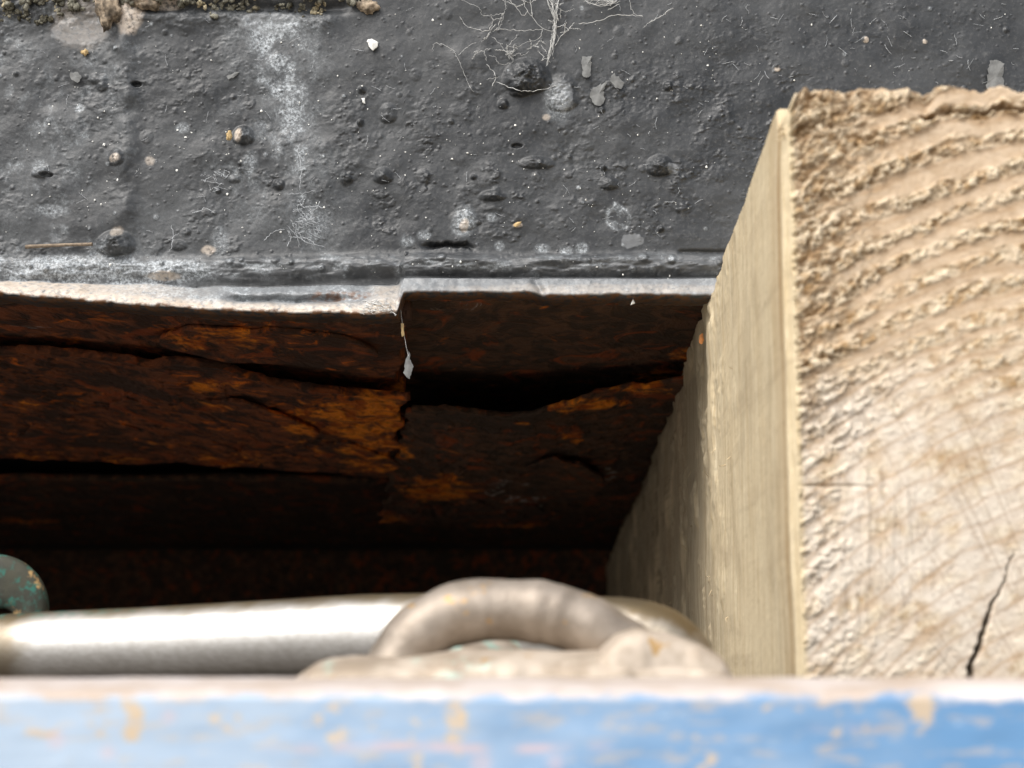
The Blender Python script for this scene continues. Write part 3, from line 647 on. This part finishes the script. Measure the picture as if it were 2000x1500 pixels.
# ------------------------------------------------------------------ metal bar with eye lug
bar_pts = [P(-14, 1270, .342), P(60, 1267, .339), P(400, 1255, .328), P(800, 1240, .314), P(1120, 1252, .303), P(1220, 1256, .300), P(1275, 1270, .299), P(1312, 1305, .298), P(1325, 1360, .298)]
sp = spline(bar_pts, 160)
rad = np.interp(np.linspace(0, 1, 160), [0, .012, .03, .07, .5, 1], [.0030, .0052, .0062, .0069, .0078, .0079])
bv, bq = tube(sp, rad, 48, True, .012, 4)
ubp, vbp = proj(bv[:, 0], bv[:, 1], bv[:, 2])
zc = np.repeat(sp[:, 2], 48); zc = np.concatenate([zc, sp[:1, 2], sp[-1:, 2]])
up_ = (bv[:, 2]-zc)/.0077
nn = fbm(ubp/30, vbp/20, 4, 111)
refl_ends = np.clip(sstep(.55, .95, up_+.35*(nn-.5)) + sstep(1180, 1260, ubp)*.7 + .8*sstep(70, 10, ubp + 40*(nn-.5)), 0, 1)  # brown top paints in the dark hull's reflection; both ends browned as well
verd = np.clip(sstep(.7, .95, up_)*sstep(420, 60, ubp), 0, 1)
bar = thing('metal_bar', tuple(P(600, 1330, .325)), 'thick smooth grey metal bar with bright sheen, lying behind the arched handle', 'metal bar')
part('shaft', bv, bq, STEEL, bar, {'refl_ends': refl_ends, 'verd': verd})
# eye lug: a flat ring standing behind the left end of the bar
cc_ = P(-12, 1192, .376); Ro, Ri = .0119, .0034
n = 72; th = np.linspace(0, 2*math.pi, n, endpoint=False)
rings = []
hole = Vector((.0020, 0, -.0030))
for (R, yy, inner) in [(Ri, .0022, 1), (Ri, -.0016, 1), (Ri+.0005, -.0022, 1), (Ri+.0030, -.0024, 1), (Ro-.0032, -.0024, 0), (Ro-.0010, -.0020, 0), (Ro-.0002, -.0012, 0), (Ro, 0, 0), (Ro-.0002, .0014, 0), (Ro-.001, .0022, 0), (Ri+.002, .0022, 1)]:
    o = hole if inner else Vector((0, 0, 0))
    rings.append(np.stack([cc_.x+o.x+R*np.cos(th), cc_.y+yy+0*th, cc_.z+o.z+R*np.sin(th)*1.02], -1))
rings.append(rings[0])
LV = np.array(rings); LV[..., 1] += .0003*(fbm(LV[..., 0]*400, LV[..., 2]*400, 3, 5)-.5)
lu, lv_ = proj(LV[..., 0], LV[..., 1], LV[..., 2])
part('eye_lug', LV, gridq(len(rings), n, closed=True), LUG, bar, {'verd': np.clip(.6+blob(lu, lv_, 30, 1120, 55, 40, None, .8)+blob(lu, lv_, 75, 1150, 14, 40, None, .8), 0, 1)})

# ------------------------------------------------------------------ arched handle on its base
YH = .268
handle = thing('arched_handle', tuple(P(1000, 1330, YH)), 'brown bronze arched handle on a pale worn base plate, just behind the blue rail', 'handle')
loop_pts = [P(u_, v_+7, YH+.0015*math.sin(min(1, k_/9)*math.pi)) for k_, (u_, v_) in enumerate([(768, 1325), (780, 1288), (814, 1238), (866, 1202), (935, 1185), (1015, 1186), (1075, 1193), (1140, 1214), (1196, 1244), (1240, 1280), (1262, 1325)])]
ls = spline(loop_pts, 120)
t_ = np.linspace(0, 1, 120)
lr = .00490 + .0002*np.exp(-((t_-.62)/.02)**2) + .00012*np.sin(t_*37) - .0002*sstep(.62, .75, t_)
v1, q1 = tube(ls, lr, 40, True, .03, 9)
part('loop', v1, q1, LOOP, handle, {'verd': np.zeros(len(v1))})
def mound(name, us, vs, yc, hw, zb, mat, seed, verd=None, pw=3.0):
    """a cast lump: outline us/vs as seen from the front, rounded across its depth"""
    n = 160; u = np.linspace(us[0], us[-1], n); v = np.interp(u, us, vs)
    v = np.convolve(np.pad(v, 5, 'edge'), np.ones(11)/11, 'valid')
    pts = np.array([list(P(a, b, yc-hw*.2)) for a, b in zip(u, v)])
    t = np.linspace(-1, 1, 41); prof = (1-np.abs(t)**pw)**(1/pw)
    Xm = np.repeat(pts[None, :, 0], 41, 0); Ym = yc + hw*t[:, None]*(1+.06*(vn(u/40, u*0, seed)-.5))[None, :]
    Zm = zb + (pts[None, :, 2]-zb)*prof[:, None] + .0003*(fbm(Xm*260, Ym*260, 4, seed)-.5)*prof[:, None]
    Xm = Xm + .0004*(fbm(Ym*200, Zm*200, 3, seed+1)-.5)
    a, b = proj(Xm, Ym, Zm)
    return part(name, np.stack([Xm, Ym, Zm], -1), gridq(41, n), mat, handle, {'verd': verd(a, b) if verd else np.zeros_like(Xm)})
ZP = -.0040
mound('base_plate', [592, 600, 625, 690, 780, 850, 900, 1000, 1100, 1180, 1300, 1390, 1416, 1424], [1330, 1308, 1288, 1280, 1284, 1276, 1266, 1268, 1272, 1270, 1262, 1282, 1310, 1330], .262, .0165, ZP, BASE, 121, blobs([(870, 1300, 50, 14, 1), (950, 1302, 20, 10, .9), (640, 1300, 12, 10, .4)], 12))
mound('lug', [1150, 1170, 1205, 1245, 1300, 1360, 1405, 1415], [1300, 1270, 1238, 1225, 1237, 1256, 1284, 1310], .2545, .008, ZP, BASE, 123, None, 4.5)
mound('lug', [850, 862, 885, 930, 990, 1015, 1030], [1290, 1262, 1244, 1240, 1243, 1258, 1290], .2835, .006, ZP, BASE, 125, lambda a, b: np.ones_like(a))

# ------------------------------------------------------------------ small things on the hull
import mathutils
def wall_y(u, v):
    """depth of the hull skin at pixel (u, v)"""
    j = int(np.argmin(np.abs(uu-u))); i = int(np.argmin(np.abs(vrows[:, j]-v)))
    return float(Yw[i, j])
def on_wall(u, v, off=.0003):
    y = wall_y(u, v)-off; return P(u, v, y)
def strand(pts, r, off=.0006, jag=1.5, taper=True, seed=None):
    pp = spline([(a, b, 0) for a, b in pts], max(6, len(pts)*5))
    out = []
    for k, (a, b, _) in enumerate(pp):
        e = 0 if k in (0, len(pp)-1) else jag
        out.append(on_wall(a+rnd.uniform(-e, e), b+rnd.uniform(-e, e), off+rnd.uniform(0, .0004)))
    rr_ = [r*rnd.uniform(.65, 1.25) for _ in out]
    if taper: rr_[0] *= .5; rr_[-1] *= .4
    return tube(out, rr_, 5)
def web(name, label, strands, mat, r=.00009, cat='cobweb', group='cobwebs on the hull'):
    geo = [strand(s, r*(k if (k := rnd.uniform(.6, 1.3)) else 1), rnd.uniform(.0004, .0016)) for s in strands]
    V, Q = join_geo(geo); o = on_wall(*strands[0][0])
    ob = raw_mesh(name, V-np.array(o), Q, mat); ob.location = o
    return tagit(ob, label, cat, group)
def branch(p, ang, L, depth, out, spread=.6):
    pts = [p]; a = ang; q = p
    for k in range(4):
        a += rnd.uniform(-.35, .35); q = (q[0]+math.cos(a)*L/4, q[1]+math.sin(a)*L/4); pts.append(q)
        if depth > 0 and rnd.random() < spread: branch(q, a+rnd.choice((-1, 1))*rnd.uniform(.5, 1.3), L*rnd.uniform(.35, .65), depth-1, out, spread)
    out.append(pts)
big_web = [[(1078, -20), (1082, 30), (1084, 60), (1078, 95), (1066, 130)], [(1092, -20), (1088, 25), (1084, 62)], [(1070, -15), (1080, 20), (1086, 58), (1074, 100), (1068, 128)],
           [(1084, 55), (1100, 50), (1110, 60), (1094, 64)], [(1084, 60), (1060, 56), (1040, 34), (1030, 20), (1018, -5)], [(1060, 56), (1030, 60), (1000, 58), (968, 58)],
           [(1030, 22), (1022, 30), (1004, 10), (985, 2), (975, -10)], [(1040, 34), (1034, -10)], [(1060, 58), (1052, 75), (1030, 82), (1012, 90), (990, 92)],
           [(960, 72), (975, 85), (985, 98), (998, 112), (1000, 122), (975, 125), (968, 112), (955, 110)], [(985, 96), (1005, 76), (1010, 68)],
           [(900, 0), (935, 15), (942, 28), (960, 30), (985, 26)], [(960, 30), (962, 45), (950, 60), (920, 55), (905, 45), (898, 32)], [(1050, 100), (1062, 110), (1058, 118), (1072, 112)],
           [(998, 112), (1012, 105), (1022, 108), (1032, 100)], [(950, 125), (968, 150), (960, 168)], [(975, 150), (950, 155)], [(968, 160), (1010, 175), (1040, 178), (1090, 168)]]
for _ in range(13):
    o = []; branch((rnd.uniform(950, 1095), rnd.uniform(-10, 110)), rnd.uniform(0, 6.28), rnd.uniform(18, 60), 1, o); big_web += o
for _ in range(7): big_web.append([(1070+rnd.uniform(-8, 26), -12), (1084+rnd.uniform(-5, 5), 35), (1083+rnd.uniform(-5, 5), 66), (1074+rnd.uniform(-8, 6), rnd.uniform(90, 120))])
web('cobweb', 'large branching pale cobweb hanging at the top of the hull above the big lump', big_web, WEB, .000062)
w2 = [[(1140, 2), (1165, 10), (1195, 6), (1212, -6)], [(1150, -6), (1180, 0), (1205, 4)], [(1230, -10), (1232, 15), (1242, 28), (1256, 32)], [(1130, 46), (1165, 42), (1200, 30), (1240, 30), (1256, 32)], [(1270, 42), (1296, 30), (1306, 20), (1315, 16)], [(1255, 55), (1275, 38)], [(1187, 20), (1210, 8)]]
for _ in range(12): w2.append([(rnd.uniform(1140, 1180), rnd.uniform(-6, 8)), (rnd.uniform(1170, 1195), rnd.uniform(-8, 12)), (rnd.uniform(1190, 1215), rnd.uniform(-10, 8))])
web('cobweb', 'tangled cobweb threads at the very top of the hull, right of the large cobweb', w2, WEB, .00006)
w3 = [[(845, 100), (848, 85), (862, 86), (885, 98), (893, 112), (905, 140), (915, 165), (926, 180)], [(895, 108), (912, 92), (930, 83)]]
web('cobweb', 'single forked thread of cobweb left of the large cobweb', w3, WEB, .00006)
w4 = []
for _ in range(34):
    a = rnd.uniform(-.4, 1.5); p = (rnd.gauss(588, 10), rnd.gauss(425, 20)); L = rnd.uniform(14, 46); cv = rnd.uniform(-.9, .5)
    w4.append([p, (p[0]+math.cos(a)*L*.5, p[1]+math.sin(a)*L*.5), (p[0]+math.cos(a+cv)*L, p[1]+math.sin(a+cv)*L)])
w4 += [[(560, 440), (585, 465), (605, 475), (635, 483)], [(585, 372), (588, 330), (582, 290), (586, 282)], [(560, 378), (590, 378), (615, 372)], [(515, 470), (535, 452), (556, 448)]]
web('cobweb', 'tangled pale cobweb tuft at the foot of the white dust streak', w4, SILKD, .00009)
w5 = [[(415, 345), (425, 358), (438, 360)], [(408, 360), (412, 378)], [(375, 417), (390, 412), (402, 406), (420, 416)], [(335, 440), (338, 470), (330, 492)], [(328, 470), (350, 455)]]
for _ in range(10): p = (rnd.uniform(400, 440), rnd.uniform(330, 370)); w5.append([p, (p[0]+rnd.uniform(-14, 14), p[1]+rnd.uniform(2, 10)), (p[0]+rnd.uniform(-22, 22), p[1]+rnd.uniform(6, 20))])
web('cobweb', 'short wisps of cobweb below the small pale rivet lump', w5, SILKD, .00008)
# web scraps along the corner of the lap plate
w6 = []
for _ in range(22): p = (rnd.uniform(690, 770), rnd.uniform(588, 612)); w6.append([p, (p[0]+rnd.uniform(-20, 20), p[1]+rnd.uniform(-6, 6)), (p[0]+rnd.uniform(-36, 24), min(618, p[1]+rnd.uniform(-8, 10)))])
web('cobweb', 'matted pale cobweb clinging to the corner of the stepped lower plate edge', w6, WEB, .00010)
# dust fibres and grit: nobody could count them
geo = []
for _ in range(150):
    u = rnd.uniform(10, 1500) if rnd.random() < .5 else rnd.uniform(1100, 1990); v = rnd.uniform(5, 470 if u < 1380 else 160)
    a = rnd.uniform(0, 6.28); L = rnd.uniform(5, 24)
    geo.append(strand([(u, v), (u+math.cos(a)*L*.5+rnd.uniform(-3, 3), v+math.sin(a)*L*.5), (u+math.cos(a)*L, v+math.sin(a)*L)], .00006*rnd.uniform(.6, 1.3), .0003, .6))
V, Q = join_geo(geo); o = raw_mesh('dust_fibres', V, Q, SILKD); tagit(o, 'fine pale dust fibres stuck all over the black hull side', 'fibres', kind='stuff')
def pebble(c, r, seed, n=1):
    import bmesh
    bm = bmesh.new(); bmesh.ops.create_icosphere(bm, subdivisions=n, radius=1.0)
    q = random.Random(seed); off = [q.uniform(.6, 1.2) for _ in bm.verts]
    sx, sy, sz = q.uniform(.7, 1.3), q.uniform(.5, .9), q.uniform(.7, 1.3)
    V = [(c[0]+v.co.x*k*r*sx, c[1]+v.co.y*k*r*sy, c[2]+v.co.z*k*r*sz) for v, k in zip(bm.verts, off)]
    Fc = [tuple(v.index for v in f.verts) for f in bm.faces]; bm.free()
    return np.array(V), np.array(Fc)
geo = []
for k in range(420):
    u = rnd.uniform(0, 1400) if k % 4 else rnd.uniform(0, 1990); v = rnd.uniform(10, 560 if u < 1380 else 170)
    if k % 3 == 0: v = rnd.gauss(330, 110); u = rnd.uniform(0, 1400)
    v = min(max(v, 2), 545)
    geo.append(pebble(on_wall(u, v, .0001), .00012+.00028*rnd.random()**4, k, 1))
V, Q = join_geo(geo); tagit(raw_mesh('grit', V, Q, WHITE, smooth=False), 'tiny white specks of grit scattered over the black hull', 'grit', kind='stuff')
# crust of lichen under the top of the frame
geo = []
for k in range(1500):
    u = rnd.uniform(-40, 760); dens = float(fbm(u/55, 0.3, 3, 61)); v = rnd.uniform(-14, 62)
    reach = 8 + 70*max(0, dens-.36) + (18 if 400 < u < 610 else 0) - (22 if u > 640 else 0) + (14 if u < 200 else 0)
    den2 = float(fbm(u/16, v/12, 3, 63))
    if v > reach or den2 < .44 + .10*rnd.random(): continue
    r = rnd.uniform(.00025, .0012)*(1.0 if v < 18 else .7)
    geo.append(pebble(on_wall(u, v, rnd.uniform(-.0002, .0016 if v < 15 else .0003)), r, 1000+k, 2))
V, Q = join_geo(geo); tagit(raw_mesh('lichen', V, Q, CRUST), 'dark grey and tan lichen crust along the top left of the hull', 'lichen', kind='stuff')
# single things
def lump(name, u, v, r, mat, label, cat, sx=1, sz=1, seed=1, off=.0008, group=None):
    o = on_wall(u, v, off); V, Q = pebble((0, 0, 0), r, seed, 4 if r > .0015 else 3)
    n = fbm(V[:, 0]/np.linalg.norm(V, axis=1)*1.9+5, V[:, 2]/np.linalg.norm(V, axis=1)*1.9+V[:, 1]/r, 5, seed, .62)
    V = V/np.linalg.norm(V, axis=1)[:, None]*r*(.15+1.7*n)[:, None]
    V[:, 0] *= sx; V[:, 2] *= sz; V[:, 1] *= .6
    ob = raw_mesh(name, V, Q, mat); ob.location = o; return tagit(ob, label, cat, group)
lump('rust_lump', 212, 18, .0034, LUMP, 'tan hanging lump of old rust and paint in the crust at upper left', 'lump', .9, 1.7, 3)
lump('rust_lump', 285, 2, .0030, LUMP, 'smaller tan lump just right of the hanging lump at the upper edge', 'lump', 1.5, .8, 4)
lump('rust_lump', 716, 12, .0022, LUMP, 'pale tan crumb at the right end of the lichen crust', 'lump', 1.3, .9, 6)
lump('rivet_cap', 447, 266, .0014, TAN, 'small tan crust on the rivet lump beside the white streak', 'crust', .6, 1.0, 8, .003)
lump('pellet', 166, 102, .0009, TAN, 'small round cream pellet stuck on the left of the hull', 'pellet', 1, 1, 9)
def flake(name, pts, mat, label, cat, th=.0004, off=.0008, tilt=0, group=None, y=None):
    q_ = []; bb_ = .22*min(np.ptp([a for a, b in pts]), np.ptp([b for a, b in pts]))
    for k in range(len(pts)):
        (a0, b0), (a1, b1) = pts[k], pts[(k+1) % len(pts)]; L = math.hypot(a1-a0, b1-b0); m_ = max(1, int(L/4))
        for i in range(m_): q_.append((a0+(a1-a0)*i/m_+rnd.gauss(0, .075*min(L, 22, bb_*3)), b0+(b1-b0)*i/m_+rnd.gauss(0, .075*min(L, 22, bb_*3))))
    pts = q_
    c = np.mean(pts, 0); o = P(c[0], c[1], y) if y else on_wall(c[0], c[1], off)
    n = len(pts); fr = []; bk = []; ny = []
    for k, (u, v) in enumerate(pts):
        p = P(u, v, o.y)-o; p.y += tilt*p.z + .0002*math.sin(p.x*900+p.z*500)
        fr.append(p - Vector((0, th/2, 0))); bk.append(p*.96 + Vector((0, th/2, 0)))
    V = np.array([list(q) for q in fr+bk]+[[0, -th*1.1, 0], [0, th/2, 0]])
    Q = []
    for k in range(n):
        k2 = (k+1) % n
        Q += [(k, k2, 2*n), (k2+n, k+n, 2*n+1), (k, k+n, k2), (k2, k+n, k2+n)]
    ob = raw_mesh(name, V, np.array(Q), mat, smooth=False); ob.location = o
    return tagit(ob, label, cat, group)
flake('paint_chip', [(717, 78), (727, 76), (738, 83), (737, 90), (728, 100), (721, 94)], WHITE, 'bright white chip with a pointed end stuck on the upper hull', 'chip', .0008, .001)
flake('paint_chip', [(706, 192), (713, 192), (714, 203), (708, 201)], WHITE, 'tiny cream chip below the bright white chip', 'chip', .0005, .0006)
flake('paint_flake', [(1137, 110), (1155, 109), (1154, 148), (1146, 153), (1136, 148)], GREYF, 'upright rectangular grey paint flake, highest of the three right of the big lump', 'paint flake', .0003, .0005, .05, 'grey paint flakes')
flake('paint_flake', [(1154, 174), (1184, 160), (1180, 180), (1181, 198), (1170, 210), (1160, 205), (1153, 190)], GREYF, 'largest grey paint flake with ragged lower end, right of the big lump', 'paint flake', .0003, .0006, .04, 'grey paint flakes')
flake('paint_flake', [(1193, 148), (1200, 142), (1219, 160), (1214, 174), (1200, 172), (1192, 160)], GREYF, 'slanting grey paint flake beside the largest flake', 'paint flake', .0003, .0006, -.05, 'grey paint flakes')
flake('paint_flake', [(1932, 118), (1945, 115), (1962, 124), (1958, 150), (1962, 172), (1945, 186), (1925, 172), (1930, 145)], GREYF, 'tall grey paint flake just above the timber block', 'paint flake', .0003, .0005, .03, 'grey paint flakes')
flake('paint_flake', [(443, 150), (455, 142), (468, 140), (460, 150), (446, 156)], GREYF, 'narrow pale flake lying across the white dust streak', 'paint flake', .0003, .0006, .05, 'grey paint flakes')
flake('paint_flake', [(138, 142), (152, 140), (160, 152), (152, 163), (140, 156)], GREYF, 'small roundish grey flake at the left of the hull', 'paint flake', .0003, .0006, .05, 'grey paint flakes')
flake('seed_husk', [(1003, 440), (1010, 434), (1019, 433), (1015, 440), (1006, 444)], TAN, 'small tan seed husk on the lower middle of the hull', 'husk', .0005, .0006)
# twig
v1, q1 = tube([on_wall(50, 482, .0012), on_wall(90, 480, .0014), on_wall(135, 478, .0013), on_wall(180, 477, .0008)], [.00055, .0005, .00045, .0005], 8)
o_ = on_wall(115, 480, .001); ob = raw_mesh('twig', v1-np.array(o_), q1, TWIG); ob.location = o_
tagit(ob, 'thin horizontal brown twig stuck low on the left of the hull', 'twig')
# husk hanging on a thread at the step of the lower edge
yh = Y0 - .004
hang = thing('hanging_flake', tuple(P(798, 690, yh)), 'grey ragged flake hanging on a thread below the stepped plate edge', 'flake')
v1, q1 = tube(spline([P(782, 600, yh), P(787, 640, yh), P(795, 685, yh), P(799, 700, yh)], 12), .00005, 5); part('thread', v1, q1, WEB, hang)
pts = [(797, 684), (802, 692), (800, 700), (808, 716), (803, 728), (800, 742), (794, 735), (788, 728), (790, 708), (795, 698)]
f = flake('flake', pts, GREYF, None, None, .0003, y=yh); f.parent = hang; f.location = Vector(f.location)-Vector(hang.location)
flake('straw', [(783, 632), (788, 632), (790, 656), (785, 658)], TAN, 'short yellow straw hanging at the stepped corner of the plate', 'straw', .0005, y=yh)
flake('dry_flake', [(1366, 655), (1372, 650), (1376, 662), (1370, 674), (1364, 670)], ORANGE, 'small orange flake hanging beside the timber block under the hull', 'dry flake', .0004, y=Y0+.004)
flake('paint_chip', [(1232, 596), (1236, 584), (1240, 593)], WHITE, 'tiny white triangular chip under the right lower edge of the hull', 'chip', .0004, y=Y0-.0035)
